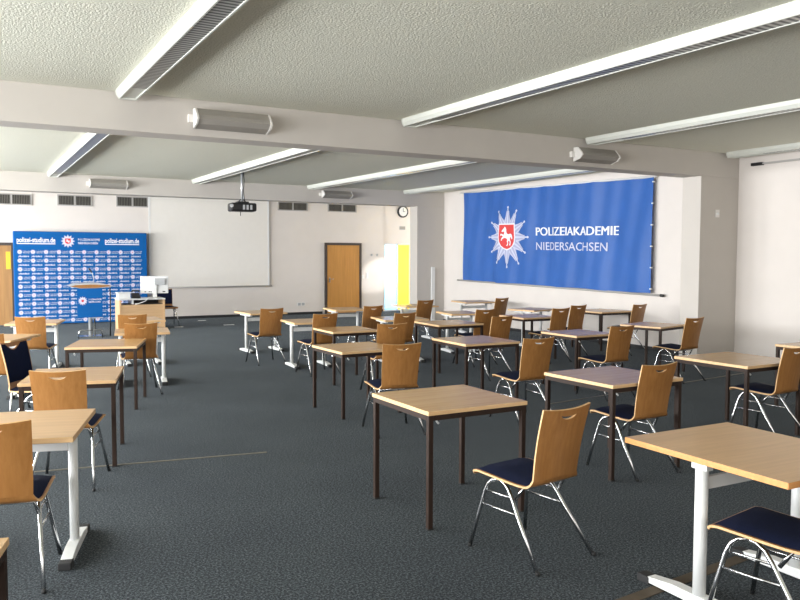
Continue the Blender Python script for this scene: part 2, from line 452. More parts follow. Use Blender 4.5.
for x, lab in ((10.83, 'small grey wall hook on the sunlit wall, closer to the orange door'), (11.02, 'small grey wall hook on the sunlit wall, closer to the coloured glass door')):
    t = thing('wall_hook', lab, 'hook', (x, YB, 1.70), 0, 'hooks on the sunlit wall')
    bm = bmesh.new(); box(bm, (-.025, -.01, 0), (.025, 0, .07)); mk('plate', bm, M['grey'], t)
    bm = bmesh.new(); tube(bm, [(0, -.01, .05), (0, -.05, .04), (0, -.06, .06)], .008, 6); mk('hook', bm, M['grey'], t)
tag(B('cable_duct', (10.55, YC-.05, 0), (10.64, YC, 1.42), M['white']), 'upright white cable duct on the far pillar behind the desks', 'cable duct')
t = thing('wall_plate', 'small pale plate high on the near grey pillar', 'plate', (10.45, YP, 2.33))
B('cover', (-.04, -.012, 0), (.04, 0, .12), M['spk_w'], t); B('knob', (-.015, -.03, .045), (.015, -.012, .075), M['white'], t)
t = thing('curtain_rail', 'thin curtain rail with a black end stop high on the bare white wall', 'curtain rail', (XR-.02, 8.05, 3.16))
bm = bmesh.new(); box(bm, (-.03, -4.5, -.01), (0.02, -.2, .015)); mk('rail', bm, M['bar'], t)
bm = bmesh.new(); box(bm, (-.04, -.2, -.022), (0.02, 0, .025)); mk('end_stop', bm, M['black'], t, bevel=.006)

def mapped(bm, f, size=.06):
    """(u, v) planar mesh -> fine triangles -> mapped to 3D"""
    bm.normal_update(); bmesh.ops.triangulate(bm, faces=bm.faces)
    for _ in range(6):
        es = [e for e in bm.edges if e.calc_length() > size]
        if not es: break
        bmesh.ops.subdivide_edges(bm, edges=es, cuts=1)
        bmesh.ops.triangulate(bm, faces=[q for q in bm.faces if len(q.verts) > 3])
    for v in bm.verts: v.co = Vector(f(v.co.x, v.co.y))
    return bm
def UV(u, v): return (u, v, 0)

# ------------------------------------------------------------------ emblem pieces
def ray_pts(k, r0, r1, w0, w1, n=12):
    a = PI/2+k*2*PI/n; c, s = math.cos(a), math.sin(a)
    return [(r0*c-w0*s, r0*s+w0*c), (r0*c+w0*s, r0*s-w0*c), (r1*c+w1*s, r1*s-w1*c), (r1*c-w1*s, r1*s+w1*c)]
HORSE = [(.33, .97), (.27, .90), (.20, .84), (.12, .76), (.13, .71), (.19, .71), (.27, .74), (.30, .66), (.25, .57), (.14, .62), (.05, .62), (.02, .53), (.07, .52), (.10, .56), (.22, .48),
         (.14, .44), (.09, .36), (.08, .29), (.14, .29), (.16, .36), (.30, .42), (.45, .40), (.53, .34), (.50, .24), (.56, .17), (.50, .08), (.44, .04), (.56, .03), (.63, .17), (.60, .25),
         (.68, .29), (.77, .22), (.74, .11), (.70, .06), (.81, .06), (.85, .23), (.77, .36), (.80, .47), (.86, .44), (.92, .34), (.98, .40), (.95, .55), (.87, .62), (.76, .62), (.60, .60), (.48, .64), (.44, .74), (.44, .84), (.39, .92)]
SHIELD = [(-.5, .5), (.5, .5), (.5, -.02), (.46, -.22), (.36, -.37), (.2, -.47), (0, -.52), (-.2, -.47), (-.36, -.37), (-.46, -.22), (-.5, -.02)]

# ------------------------------------------------------------------ big blue banner on the right wall
XB = 10.86
def fold(y, z):
    k = (z-1.0)/2.2
    return 1.7*(.016*math.sin(2.9*y+.5+.5*z)+.012*math.sin(6.1*y-1.3*z)*(.4+.6*(1-k))+.007*math.sin(13*y+2*z)+.012*math.sin(1.3*y+2.2*z))
def bz(y, k):                  # k 0 bottom .. 1 top ; the cloth hangs a touch out of level
    s = (y-10.0)/6.05
    return (1.035+.075*s)*(1-k)+(3.135+.13*s)*k
t = thing('wall_banner', 'large blue banner with white lettering and a star emblem on the white wall', 'banner', (0, 0, 0))
bm = bmesh.new(); NY, NZ = 130, 34; G = []
for i in range(NY+1):
    y = 16.05-6.05*i/NY; row = []
    for j in range(NZ+1):
        k = j/NZ; z = bz(y, k)
        if j == NZ: z -= .012*abs(math.sin(y*4.1))
        if j == 0: z += .010*math.sin(y*3.3)
        row.append(bm.verts.new((XB+fold(y, z), y, z)))
    G.append(row)
for i in range(NY):
    for j in range(NZ): bm.faces.new((G[i][j], G[i+1][j], G[i+1][j+1], G[i][j+1]))
mk('cloth', bm, M['banner'], t, smooth=True)
def bmap(u, v, off=.006): # u to the viewer's right (-Y), v up; (0,0) = emblem centre
    y = 14.25-u; z = 2.14+v+.018*(-u)
    return (XB+fold(y, z)-off, y, z)
bm = bmesh.new()
star = []
for k in range(24):
    r = .64 if k % 2 == 0 else .40
    a = PI/2+k*PI/12; star.append((r*math.cos(a)*1.08, r*math.sin(a)))
flat(bm, star, UV); mapped(bm, lambda u, v: bmap(u, v, .005))
emb = mk('emblem', bm, M['print_l'], t)
bm = bmesh.new()
for k in range(12):
    for p in (ray_pts(k, .28, .68, .022, .012),):
        flat(bm, [(a*1.08, b) for a, b in p], UV)
    for sgn in (-1, 1):
        a = PI/2+k*PI/6; c, s = math.cos(a), math.sin(a)
        q = [(.30*c-sgn*.075*s, .30*s+sgn*.075*c), (.30*c-sgn*.10*s, .30*s+sgn*.10*c), (.60*c-sgn*.040*s, .60*s+sgn*.040*c), (.60*c-sgn*.026*s, .60*s+sgn*.026*c)]
        flat(bm, [(x*1.08, y) for x, y in q], UV)
    a = PI/2+k*PI/6
    flat(bm, [(1.08*(.68*math.cos(a)+.028*math.cos(b*PI/4)), .68*math.sin(a)+.028*math.sin(b*PI/4)) for b in range(8)], UV)
mapped(bm, lambda u, v: bmap(u, v, .008))
mk('rays', bm, M['print_g'], emb)
bm = bmesh.new(); flat(bm, [(x*.62, y*.60+.01) for x, y in SHIELD], UV); mapped(bm, lambda u, v: bmap(u, v, .011)); mk('shield_border', bm, M['print_w'], emb)
bm = bmesh.new(); flat(bm, [(x*.56, y*.545+.01) for x, y in SHIELD], UV); mapped(bm, lambda u, v: bmap(u, v, .014)); mk('shield', bm, M['print_red'], emb)
bm = bmesh.new(); flat(bm, [((x-.5)*.47, (y-.5)*.47+.02) for x, y in HORSE], UV); mapped(bm, lambda u, v: bmap(u, v, .017), .04); mk('horse', bm, M['print_w'], emb)
bm = bmesh.new(); tp = text_data('POLIZEIAKADEMIE', 4, 0)
put_text(bm, tp, .95, 3.375, .035, .185, UV); mapped(bm, lambda u, v: bmap(u, v, .010), .12)
b2 = bmesh.new(); put_text(b2, tp, .968, 3.393, .035, .185, UV); mapped(b2, lambda u, v: bmap(u, v, .0106), .12)
me_ = bpy.data.meshes.new('tmp'); b2.to_mesh(me_); b2.free(); bm.from_mesh(me_); bpy.data.meshes.remove(me_)
mk('lettering', bm, M['print_w'], t)
bm = bmesh.new(); put_text(bm, text_data('NIEDERSACHSEN', 4, .006), .96, 3.13, -.275, .175, UV); mapped(bm, lambda u, v: bmap(u, v, .010), .12)
mk('lettering', bm, M['print_g'], t)
bm = bmesh.new(); tube(bm, [(XB+.03, 16.28, 3.275), (XB+.03, 9.96, 3.145)], .02); mk('top_rod', bm, M['white'], t)
bm = bmesh.new(); tube(bm, [(XB+.02, 16.35, 1.105), (XB+.02, 9.80, 1.01)], .022); mk('bottom_rod', bm, M['bar'], t)
bm = bmesh.new(); tube(bm, [(XB+.02, 9.80, 1.01), (XB+.02, 9.74, 1.009)], .028); mk('rod_end', bm, M['black'], t)
bm = bmesh.new()
for k in range(6):
    z = bz(10.03, .04+.92*k/5); box(bm, (XB+fold(10.03, z)-.012, 9.985, z-.011), (XB+fold(10.03, z)+.02, 10.02, z+.011))
mk('clip', bm, M['white'], t)

# ------------------------------------------------------------------ blue backdrop at the far wall
YD = 20.72
t = thing('backdrop_stand', 'free-standing blue backdrop wall printed with repeating white emblems behind the lectern', 'backdrop', (1.06, YD, 0))
W, HT = 3.09, 2.275
bm = bmesh.new(); box(bm, (0, 0, .015), (W, .26, HT)); mk('fabric', bm, M['backdrop'], t, bevel=.012)
bm = bmesh.new()
bm.free()
for x in (.05, W-.17): B('foot', (x, .02, 0), (x+.12, .24, .015), M['black'], t)
def dmap(u, v, off=.004): return (u, -off, v)
T_url = text_data('polizei-studium.de', 1, .02); T_pa = text_data('POLIZEIAKADEMIE', 1, 0); T_ni = text_data('NIEDERSACHSEN', 1, .012)
T_urlb = text_data('polizei-studium.de', 3, .02)
bm = bmesh.new()
bm.free()
for a, b in ((.07, .92), (2.07, 2.90)):
    bm = bmesh.new(); put_text(bm, T_urlb, a, b, 2.01, .125, dmap)
    flat(bm, [(a, 1.965), (b, 1.965), (b, 1.985), (a, 1.985)], dmap); mk('lettering', bm, M['print_w'], t)
bm = bmesh.new()
for td, b, v, c in ((T_pa, 1.95, 2.06, .06), (T_ni, 1.90, 1.975, .055)):
    bm = bmesh.new(); put_text(bm, td, 1.44, b, v, c, dmap); mk('lettering', bm, M['print_w'], t)
def mini(bm, cu, cv, r, f, sh=.8, i0=0, i1=1):
    pts = []
    for k in range(24):
        q = r if k % 2 == 0 else r*.66
        a = PI/2+k*PI/12; pts.append((cu+q*math.cos(a), cv+q*math.sin(a)))
    flat(bm, pts, lambda u, v: f(u, v, .004), i0)
    flat(bm, [(cu+x*r*sh, cv+y*r*sh) for x, y in SHIELD], lambda u, v: f(u, v, .006), i1)
bm = bmesh.new(); mini(bm, 1.205, 2.045, .165, dmap)
flat(bm, [(1.205+(x-.5)*.10, 2.045+(y-.5)*.10) for x, y in HORSE], lambda u, v: dmap(u, v, .008), 2)
mk('emblem', bm, [M['print_g'], M['print_red'], M['print_w']], t)
bm = bmesh.new()
for i in range(10):
    u = .13+i*.289
    for j in range(9):
        v = 1.775-j*.2095
        put_text(bm, T_pa, u+.07, u+.235, v+.006, .022, dmap); put_text(bm, T_ni, u+.07, u+.215, v-.03, .020, dmap)
        if j < 8: put_text(bm, T_url, u-.03, u+.20, v-.122, .045, dmap)
mk('lettering', bm, M['print_w'], t)
bm = bmesh.new()
for i in range(10):
    for j in range(9): mini(bm, .13+i*.289, 1.775-j*.2095, .062, dmap, .34)
mk('emblem_print', bm, [M['print_g'], M['print_red']], t)

# ------------------------------------------------------------------ lectern
t = thing('lectern', 'lectern with a curved pale top, blue emblem panel and single chrome post', 'lectern', (2.28, 17.2, 0))
bm = bmesh.new()
prof = [(-.42, 1.075), (-.30, 1.115), (-.05, 1.13), (.2, 1.12), (.43, 1.07), (.36, 1.04), (.1, 1.02), (-.2, 1.02), (-.36, 1.05)]
prism(bm, prof, -.22, .26, 'Y'); mk('top', bm, M['foot_alu'], t, bevel=.006)
bm = bmesh.new(); prism(bm, [(-.40, 1.066), (-.2, 1.03), (.1, 1.03), (.40, 1.06), (.34, 1.085), (0, 1.10), (-.3, 1.09)], -.226, -.22, 'Y'); mk('top_edge', bm, M['ply'], t)
B('panel', (-.27, -.20, .42), (.22, -.18, 1.02), M['backdrop'], t)
def lmap(u, v, off=.003): return (u, -.20-off, v)
bm = bmesh.new(); mini(bm, -.165, .765, .095, lmap, .5); mk('emblem', bm, [M['print_g'], M['print_red']], t)
bm = bmesh.new(); put_text(bm, T_pa, -.05, .20, .775, .035, lmap); put_text(bm, T_ni, -.05, .18, .725, .032, lmap); mk('lettering', bm, M['print_w'], t)
B('panel_foot', (-.03, -.19, .40), (.22, -.12, .425), M['foot_alu'], t)
bm = bmesh.new(); tube(bm, [(.0, -.03, .02), (.0, -.03, 1.02)], .04, 14); mk('post', bm, M['foot_alu'], t)
bm = bmesh.new(); tube(bm, [(.09, .05, .02), (.09, .05, 1.02)], .018, 10); mk('support_rod', bm, M['chrome'], t)
bm = bmesh.new(); tube(bm, [(-.26, -.24, .0), (-.25, -.24, .14), (-.22, -.24, .16), (.16, -.24, .16), (.19, -.24, .14), (.2, -.24, 0)], .012, 8); box(bm, (-.24, -.1, 0), (.24, .22, .02)); mk('base', bm, M['chrome'], t)
bm = bmesh.new(); tube(bm, [(.10, .10, 1.12), (.09, .05, 1.24), (.05, .02, 1.34)], .007, 8); mk('microphone_neck', bm, M['foot_alu'], t)
bm = bmesh.new(); tube(bm, [(.05, .02, 1.34), (-.01, -.02, 1.43)], .014, 8); mk('microphone', bm, M['black'], t)
bm = bmesh.new(); tube(bm, [(.34, .0, 1.06), (.40, .0, 1.03), (.405, .0, .8), (.40, .0, .4), (.39, 0, 0)], .013, 6); mk('cable', bm, M['black'], t)

# ------------------------------------------------------------------ lecturer desk and what stands on it
t = thing('lecturer_desk', 'pale wooden lecturer desk with a closed front panel and open slot, carrying a monitor', 'desk', (3.53, 18.2, 0))
B('front_panel', (-.46, 0, .06), (.46, .02, .585), M['desk'], t)
for x in (-.50, .46): B('side_panel', (x, -.01, 0), (x+.04, .56, .69), M['desk'], t)
B('worktop', (-.51, -.02, .69), (.51, .58, .72), M['white'], t, bevel=.004)
B('shelf', (-.46, .03, .575), (.46, .54, .595), M['black'], t)
B('divider', (-.22, 0, .595), (-.19, .54, .69), M['white'], t)
B('slot_back', (-.19, .5, .595), (.46, .53, .69), M['black'], t)
t = thing('monitor', 'white computer monitor seen from behind on the lecturer desk', 'monitor', (3.86, 18.48, .72), math.radians(-10))
bm = bmesh.new(); box(bm, (-.31, -.02, .10), (.31, .02, .50)); mk('housing', bm, M['white'], t, bevel=.012)
B('screen', (-.295, .02, .115), (.295, .023, .485), M['black'], t)
bm = bmesh.new(); box(bm, (.0, -.075, .30), (.24, -.02, .45)); mk('rear_cover', bm, M['grey'], t, bevel=.01)
bm = bmesh.new(); box(bm, (-.04, -.07, .0), (.05, -.025, .36)); mk('stand', bm, M['white'], t, bevel=.006)
bm = bmesh.new(); box(bm, (-.13, -.12, 0), (.13, .10, .012)); mk('base', bm, M['white'], t, bevel=.004)
bm = bmesh.new()
for x in (-.22, -.13, -.09, .18, .21): box(bm, (x, -.027, .13), (x+.03, -.02, .15))
mk('socket_row', bm, M['black'], t)
t = thing('document_box', 'white box-shaped device at the lectern-side end of the lecturer desk', 'device', (3.155, 18.42, .72))
bm = bmesh.new(); box(bm, (-.14, -.1, 0), (.14, .1, .12)); mk('housing', bm, M['white'], t, bevel=.01)
bm = bmesh.new(); box(bm, (-.155, -.11, .12), (.155, .11, .145)); mk('lid', bm, M['white'], t, bevel=.005)
t = thing('desk_telephone', 'black telephone on the lecturer desk between white box and monitor', 'telephone', (3.435, 18.45, .72))
bm = bmesh.new(); prism(bm, [(-.09, 0), (.1, 0), (.1, .12), (-.09, .04)], -.09, .09, 'X'); mk('base', bm, M['black'], t, bevel=.006)
bm = bmesh.new(); tube(bm, [(-.09, .03, .14), (-.06, .03, .17), (.0, .03, .165), (.06, .03, .17), (.09, .03, .14)], .018, 8); mk('handset', bm, M['black'], t)
bm = bmesh.new(); tube(bm, [(3.98, 18.30, .73), (3.80, 18.24, .735), (3.72, 18.20, .735), (3.66, 18.15, .728), (3.58, 18.15, .66), (3.44, 18.15, .61), (3.36, 18.155, .60)], .011, 6)
tag(mk('white_cable', bm, M['white']), 'white cable drooping from the monitor over the front of the lecturer desk', 'cable')

# ------------------------------------------------------------------ tables
HT_ = .705
def brown_table(x, y, rot, a, b, label, HT_=.705, group='brown-legged tables'):
    q = (1.70-HT_)/.995; x *= q; y *= q; a *= q; b *= q
    t = thing('table', label, 'table', (x, y, 0), math.radians(rot), group)
    ax, by = a/2, b/2
    bm = bmesh.new(); box(bm, (-ax, -by, HT_-.026), (ax, by, HT_))
    for f in bm.faces: f.material_index = 0 if f.calc_center_median().z > HT_-.001 or f.calc_center_median().z < HT_-.0255 else 1
    mk('tabletop', bm, [M['top'], M['edge']], t, bevel=.002)
    s = .034; i = .006
    bm = bmesh.new(); z1 = HT_-.026; z0 = z1-.034
    for sy in (-1, 1): box(bm, (-ax+s+i, min(sy*(by-i), sy*(by-i-.025)), z0), (ax-s-i, max(sy*(by-i), sy*(by-i-.025)), z1))
    for sx in (-1, 1): box(bm, (min(sx*(ax-i), sx*(ax-i-.025)), -by+s+i, z0), (max(sx*(ax-i), sx*(ax-i-.025)), by-s-i, z1))
    mk('apron', bm, M['brown'], t)
    for sx in (-1, 1):
        for sy in (-1, 1):
            cx, cy = sx*(ax-i-s/2), sy*(by-i-s/2)
            bm = bmesh.new(); box(bm, (cx-s/2, cy-s/2, .008), (cx+s/2, cy+s/2, z1)); l = mk('leg', bm, M['brown'], t, bevel=.003)
            bm = bmesh.new(); box(bm, (cx-s/2-.002, cy-s/2-.002, 0), (cx+s/2+.002, cy+s/2+.002, .01)); mk('foot_cap', bm, M['rubber'], l)
    bm = bmesh.new(); cx = -ax+.09
    tube(bm, [(cx, -by+.06, z1), (cx, -by+.05, z1-.05), (cx+.01, -by+.04, z1-.065)], .007, 6); mk('bag_hook', bm, M['white'], t)
    return t
def white_table(x, y, rot, a, b, label, HT_=.705, warm=False, group='white-legged tables'):
    q = (1.70-HT_)/.995; x *= q; y *= q; a *= q; b *= q
    t = thing('table', label, 'table', (x, y, 0), math.radians(rot), group)
    ax, by = a/2, b/2
    bm = bmesh.new(); box(bm, (-ax, -by, HT_-.03), (ax, by, HT_))
    for f in bm.faces: f.material_index = 0 if f.calc_center_median().z > HT_-.001 or f.calc_center_median().z < HT_-.0295 else 1
    mk('tabletop', bm, [M['top_red'], M['edge_red'] if warm else M['edge']], t, bevel=.003)
    cx = ax-(.035 if warm else .07); z1 = HT_-.03; d = min(.36 if warm else .31, by-.05); sq = .045 if warm else d*.75
    for s in (-1, 1):
        bm = bmesh.new(); tube(bm, [(s*cx, 0, .05), (s*cx, 0, z1)], .031 if warm else .026, 16); l = mk('leg', bm, M['white_metal'], t)
        bm = bmesh.new(); box(bm, (s*cx-.022, -sq, z1-.03), (s*cx+.022, sq, z1)); mk('top_support', bm, M['white_metal'], l)
        bm = bmesh.new(); prism(bm, [(-d, .012), (d, .012), (d, .035), (d*.4, .062), (-d*.4, .062), (-d, .035)], s*cx-.032, s*cx+.032, 'X'); f = mk('foot_bar', bm, M['white_metal'], t, bevel=.004)
        for q in (-1, 1):
            lo, hi = sorted((q*(d-.07), q*(d+.012)))
            bm = bmesh.new(); box(bm, (s*cx-.035, lo, 0), (s*cx+.035, hi, .042)); mk('foot_cap', bm, M['rubber'], f, bevel=.006)
    bm = bmesh.new(); box(bm, (-cx+.026, -.012, z1-.13), (cx-.026, .012, z1-.07)); mk('crossbar', bm, M['white_metal'], t)
    return t

BT = [
 (2.97, 4.58, 0, .80, .79, 'brown-legged beech table standing alone at the front of the central aisle, whole top in view', 0.745),
 (4.75, 4.78, 1, .80, .80, 'brown-legged mauve-sheened table between the front aisle table and the orange-edged white-legged one', 0.735),
 (6.62, 4.98, 0, .82, .84, 'brown-legged beech table in front of the grey pillar, chair tucked in at its outer side', 0.72),
 (8.50, 5.22, 0, .78, .78, 'brown-legged table cut by the picture edge, standing close to the wall with the curtain rail', 0.72),
 (5.32, 7.61, -2, .75, .78, 'brown-legged table with a bluish sheen across its whole top, in the second row'),
 (3.75, 7.63, 1, .73, .77, 'brown-legged beech table second from the front along the central aisle'),
 (4.54, 9.57, -1, .68, .70, 'brown-legged beech table third from the front along the central aisle'),
 (6.37, 9.81, -3, .77, .77, 'brown-legged table with a plain greyish top, directly behind the bluish-sheened table'),
 (8.25, 10.26, -4, .68, .72, 'brown-legged mauve-sheened table below the banner, third row, two chairs close to it'),
 (7.03, 7.70, 1, .69, .68, 'brown-legged mauve-sheened table in the second row, a dark-seated chair partly under it'),
 (10.34, 10.72, 2, .77, .78, 'brown-legged beech table against the white wall beneath the near end of the banner'),
 (8.88, 8.12, 13, .74, .66, 'brown-legged beech table just in front of the near pillar, standing slightly turned'),
 (.79, 6.95, -14, .72, .82, 'brown-legged beech table in the window-side block with an orange-backed chair before it'),
 (1.41, 9.29, -18, .75, .82, 'brown-legged beech table in the window-side block, next before the lectern'),
 (-.36, 2.74, -15, .78, .78, 'brown-legged table of which only one corner shows at the bottom picture edge', 0.725),
]
for a in BT: brown_table(*a)
WT = [
 (3.575, 2.58, -1, .835, .99, 'white-legged table with an orange beech edge and a navy chair seat pushed underneath', .74, True),
 (4.61, 11.08, -4, .66, .72, 'white-legged table fourth from the front along the central aisle'),
 (4.60, 13.22, 3, .69, .77, 'white-legged table at the far end of the central aisle, before the projection screen'),
 (6.30, 13.30, -5, .64, .76, 'white-legged table standing in front of the orange wooden door'),
 (6.13, 10.90, -9, .74, .74, 'white-legged table mostly hidden by chairs, one row before the table at the orange door'),
 (7.68, 11.48, -10, .60, .74, 'white-legged pinkish table right behind the plain greyish brown-legged one, far pillar beyond'),
 (9.90, 14.22, -8, .76, .77, 'white-legged table in the last row beneath the far end of the banner'),
 (9.44, 11.62, 14, .70, .62, 'white-legged pale table behind the mauve-sheened table, its far side near the banner wall'),
 (8.02, 13.62, -6, .72, .77, 'white-legged table in the last row in front of the coloured glass door'),
 (.24, 5.04, -16, .78, .82, 'white-legged table of the window-side block with a chrome-footed post in full view', 0.745),
 (.93, 12.78, -15, .70, .78, 'white-legged table before the blue backdrop with an orange chair at its near side'),
 (2.05, 10.62, -10, .68, .70, 'white-legged table between the lectern side and the aisle, overlapped by a chair back'),
 (2.41, 12.58, 0, .60, .78, 'white-legged table directly in front of the lecturer desk, mostly covered by a chair back'),
 (.30, 10.56, -28, .78, .80, 'white-legged table behind the black-padded chair, cut by the picture edge'),
]
for a in WT: white_table(*a)

# ------------------------------------------------------------------ chairs
def arc(c, r, a0, a1, n):
    return [(c[0]+r*math.cos(a0+(a1-a0)*k/n), c[1]+r*math.sin(a0+(a1-a0)*k/n)) for k in range(n+1)]
# side profile (y, z) of the plywood shell, front to top
SEAT_P = [(.288, .425), (.281, .440), (.265, .451), (.23, .456), (.11, .450), (.0, .444), (-.08, .441), (-.13, .441)] + arc((-.13, .501), .06, -PI/2, -PI/2-1.25, 6)[1:]
BK0 = SEAT_P[-1]
BACK_P = [BK0]+[(BK0[0]+(-.268-BK0[0])*t+.010*math.sin(PI*t), BK0[1]+(.872-BK0[1])*t) for t in [k/16 for k in range(1, 17)]]
def shell_y(x, amt):           # shell curves forward towards its sides
    return amt*(x/.2)**2
def bake(o, joint):
    """turn the thickened shell into plain mesh with crisp edges; JOINT(c) says which rim faces meet the other half"""
    dg = bpy.context.evaluated_depsgraph_get(); dg.update()
    me = bpy.data.meshes.new_from_object(o.evaluated_get(dg))
    bm = bmesh.new(); bm.from_mesh(me)
    bmesh.ops.delete(bm, geom=[f for f in bm.faces if f.material_index == 1 and joint(f.calc_center_median())], context='FACES')
    for e in bm.edges: e.smooth = not (len(e.link_faces) == 2 and e.calc_face_angle(0) > .6)
    bm.to_mesh(me); bm.free(); o.modifiers.clear(); o.data = me
JZ = None
def make_chair(label, group='wooden shell chairs'):
    t = thing('chair', label, 'chair', (0, 0, 0), 0, group)
    # seat
    bm = bmesh.new(); NX = 10; rows = []
    n = len(SEAT_P)
    for i, (y, z) in enumerate(SEAT_P):
        k = i/(n-1); w = .216-.039*max(0, (k-.45)/.55)**1.2
        if i < 2: w -= .012*(2-i)
        rows.append([bm.verts.new((w*(2*j/NX-1), y+shell_y(.2*(2*j/NX-1), .022)*max(0, (k-.6)/.4), z)) for j in range(NX+1)])
    for i in range(n-1):
        for j in range(NX): bm.faces.new((rows[i][j], rows[i][j+1], rows[i+1][j+1], rows[i+1][j]))
    o = mk('seat', bm, [M['ply'], M['ply_edge']], t, smooth=True, fix=False)
    s = o.modifiers.new('thick', 'SOLIDIFY'); s.thickness = .012; s.offset = 0; s.material_offset_rim = 1
    bake(o, lambda c: c.y < -.15 and abs(c.x) < .173)
    # backrest with its crescent hand hole
    bm = bmesh.new(); NXB = 24; y_top = BACK_P[-1][1]
    def P(x, k):               # k 0..1 along the back profile
        f = k*(len(BACK_P)-1); i = min(int(f), len(BACK_P)-2); q = f-i
        y = BACK_P[i][0]*(1-q)+BACK_P[i+1][0]*q; z = BACK_P[i][1]*(1-q)+BACK_P[i+1][1]*q
        w = .177+.014*k
        xx = x*w
        z += (.012*(x*x)*max(0, k-.5)*2)
        return (xx, y+shell_y(x*.2, .022), z)
    hole = []; cols = []
    for j in range(NXB+1):
        x = 2*j/NXB-1; inside = abs(x) < .30
        km = .905
        if inside:
            q = math.sqrt(max(0, 1-(x/.30)**2)); hi = km+.012-.016*q; lo = km+.012-.062*q
        else: hi = lo = km+.012
        ks = [lo*i/12 for i in range(13)]+[hi+(1-hi)*i/2 for i in range(3)]
        cols.append([bm.verts.new(P(x, k)) for k in ks])
    for j in range(NXB):
        for i in range(15):
            if i == 12:
                a, b, c, d = cols[j][12], cols[j+1][12], cols[j+1][13], cols[j][13]
                continue
            bm.faces.new((cols[j][i], cols[j+1][i], cols[j+1][i+1], cols[j][i+1]))
    bmesh.ops.remove_doubles(bm, verts=bm.verts, dist=1e-5)
    o = mk('backrest', bm, [M['ply'], M['ply_edge']], t, smooth=True, fix=False)
    s = o.modifiers.new('thick', 'SOLIDIFY'); s.thickness = .012; s.offset = 0; s.material_offset_rim = 1
    bake(o, lambda c: c.z < BK0[1]+.012 and abs(c.x) < .173)
    # pads
    bm = bmesh.new(); rows = []; pts = SEAT_P[2:11]
    for i, (y, z) in enumerate(pts):
        k = i/(len(pts)-1); w = .204-.028*max(0, (k-.5)/.5)
        e = .0 if i in (0, len(pts)-1) else 1
        rows.append([bm.verts.new((w*(2*j/NX-1), y-.006*(i == 0)+shell_y(.2*(2*j/NX-1), .012)*max(0, (k-.6)/.4), z+.008+.014*e*min(1, 3*(1-abs(2*j/NX-1))))) for j in range(NX+1)])
    for i in range(len(pts)-1):
        for j in range(NX): bm.faces.new((rows[i][j], rows[i][j+1], rows[i+1][j+1], rows[i+1][j]))
    mk('seat_pad', bm, M['navy'], t, smooth=True, fix=False)
    bm = bmesh.new(); rows = []; NB = 12
    for i in range(NB+1):
        k = .08+(.975-.08)*i/NB
        e = 0 if i in (0, NB) else 1
        r_ = []
        for j in range(NX+1):
            x = .96*(2*j/NX-1)
            dip = .155*max(0., 1-(abs(x)/.55)**2)
            p = P(x, k-(max(0, k-.55)/.425)*dip)
            r_.append(bm.verts.new((p[0], p[1]+.008+.012*e*min(1, 3*(1-abs(2*j/NX-1))), p[2])))
        rows.append(r_)
    for i in range(NB):
        for j in range(NX): bm.faces.new((rows[i][j], rows[i][j+1], rows[i+1][j+1], rows[i+1][j]))
    mk('back_pad', bm, M['navy'], t, smooth=True, fix=False)
    # chrome frame: each side is one bent tube, an arch with splayed legs
    for s in (-1, 1):
        X0, X1 = s*.165, s*.232        # top and foot offsets
        def at(y, z):
            q = max(0, min(1, z/.42)); return (X1+(X0-X1)*q, y, z)
        front = [at(.275, .0), at(.235, .20), at(.205, .34), at(.185, .385), at(.155, .412), at(.115, .424)]
        rear = [at(.115, .424), at(.065, .412), at(.030, .385), at(-.01, .325), at(-.10, .20), at(-.275, .0)]
        rear = [at(.115, .424), at(.070, .416), at(.030, .392), at(-.005, .35), at(-.085, .235), at(-.258, .0)]
        for pts in (front, rear):
            bm = bmesh.new(); tube(bm, [Vector(p)+Vector((0, 0, .0)) for p in pts], .0115, 10)
            l = mk('leg', bm, M['chrome'], t)
            foot = pts[0] if pts is front else pts[-1]
            bm = bmesh.new(); tube(bm, [(foot[0], foot[1], 0), (foot[0], foot[1], .018)], .0125, 10); mk('foot_cap', bm, M['rubber'], l)
        for z, ya, yb in ((.345, .205, -.002), (.265, .222, -.066)):
            bm = bmesh.new(); tube(bm, [at(ya, z), at(yb, z)], .0065, 8); mk('rung', bm, M['chrome'], t)
    bm = bmesh.new(); tube(bm, [(-.165, .115, .424), (.165, .115, .424)], .010, 8); mk('crossbar', bm, M['chrome'], t)
    bm = bmesh.new(); tube(bm, [(-.18, -.04, .345), (-.165, -.09, .424), (.165, -.09, .424), (.18, -.04, .345)], .010, 8); mk('crossbar', bm, M['chrome'], t)
    return t

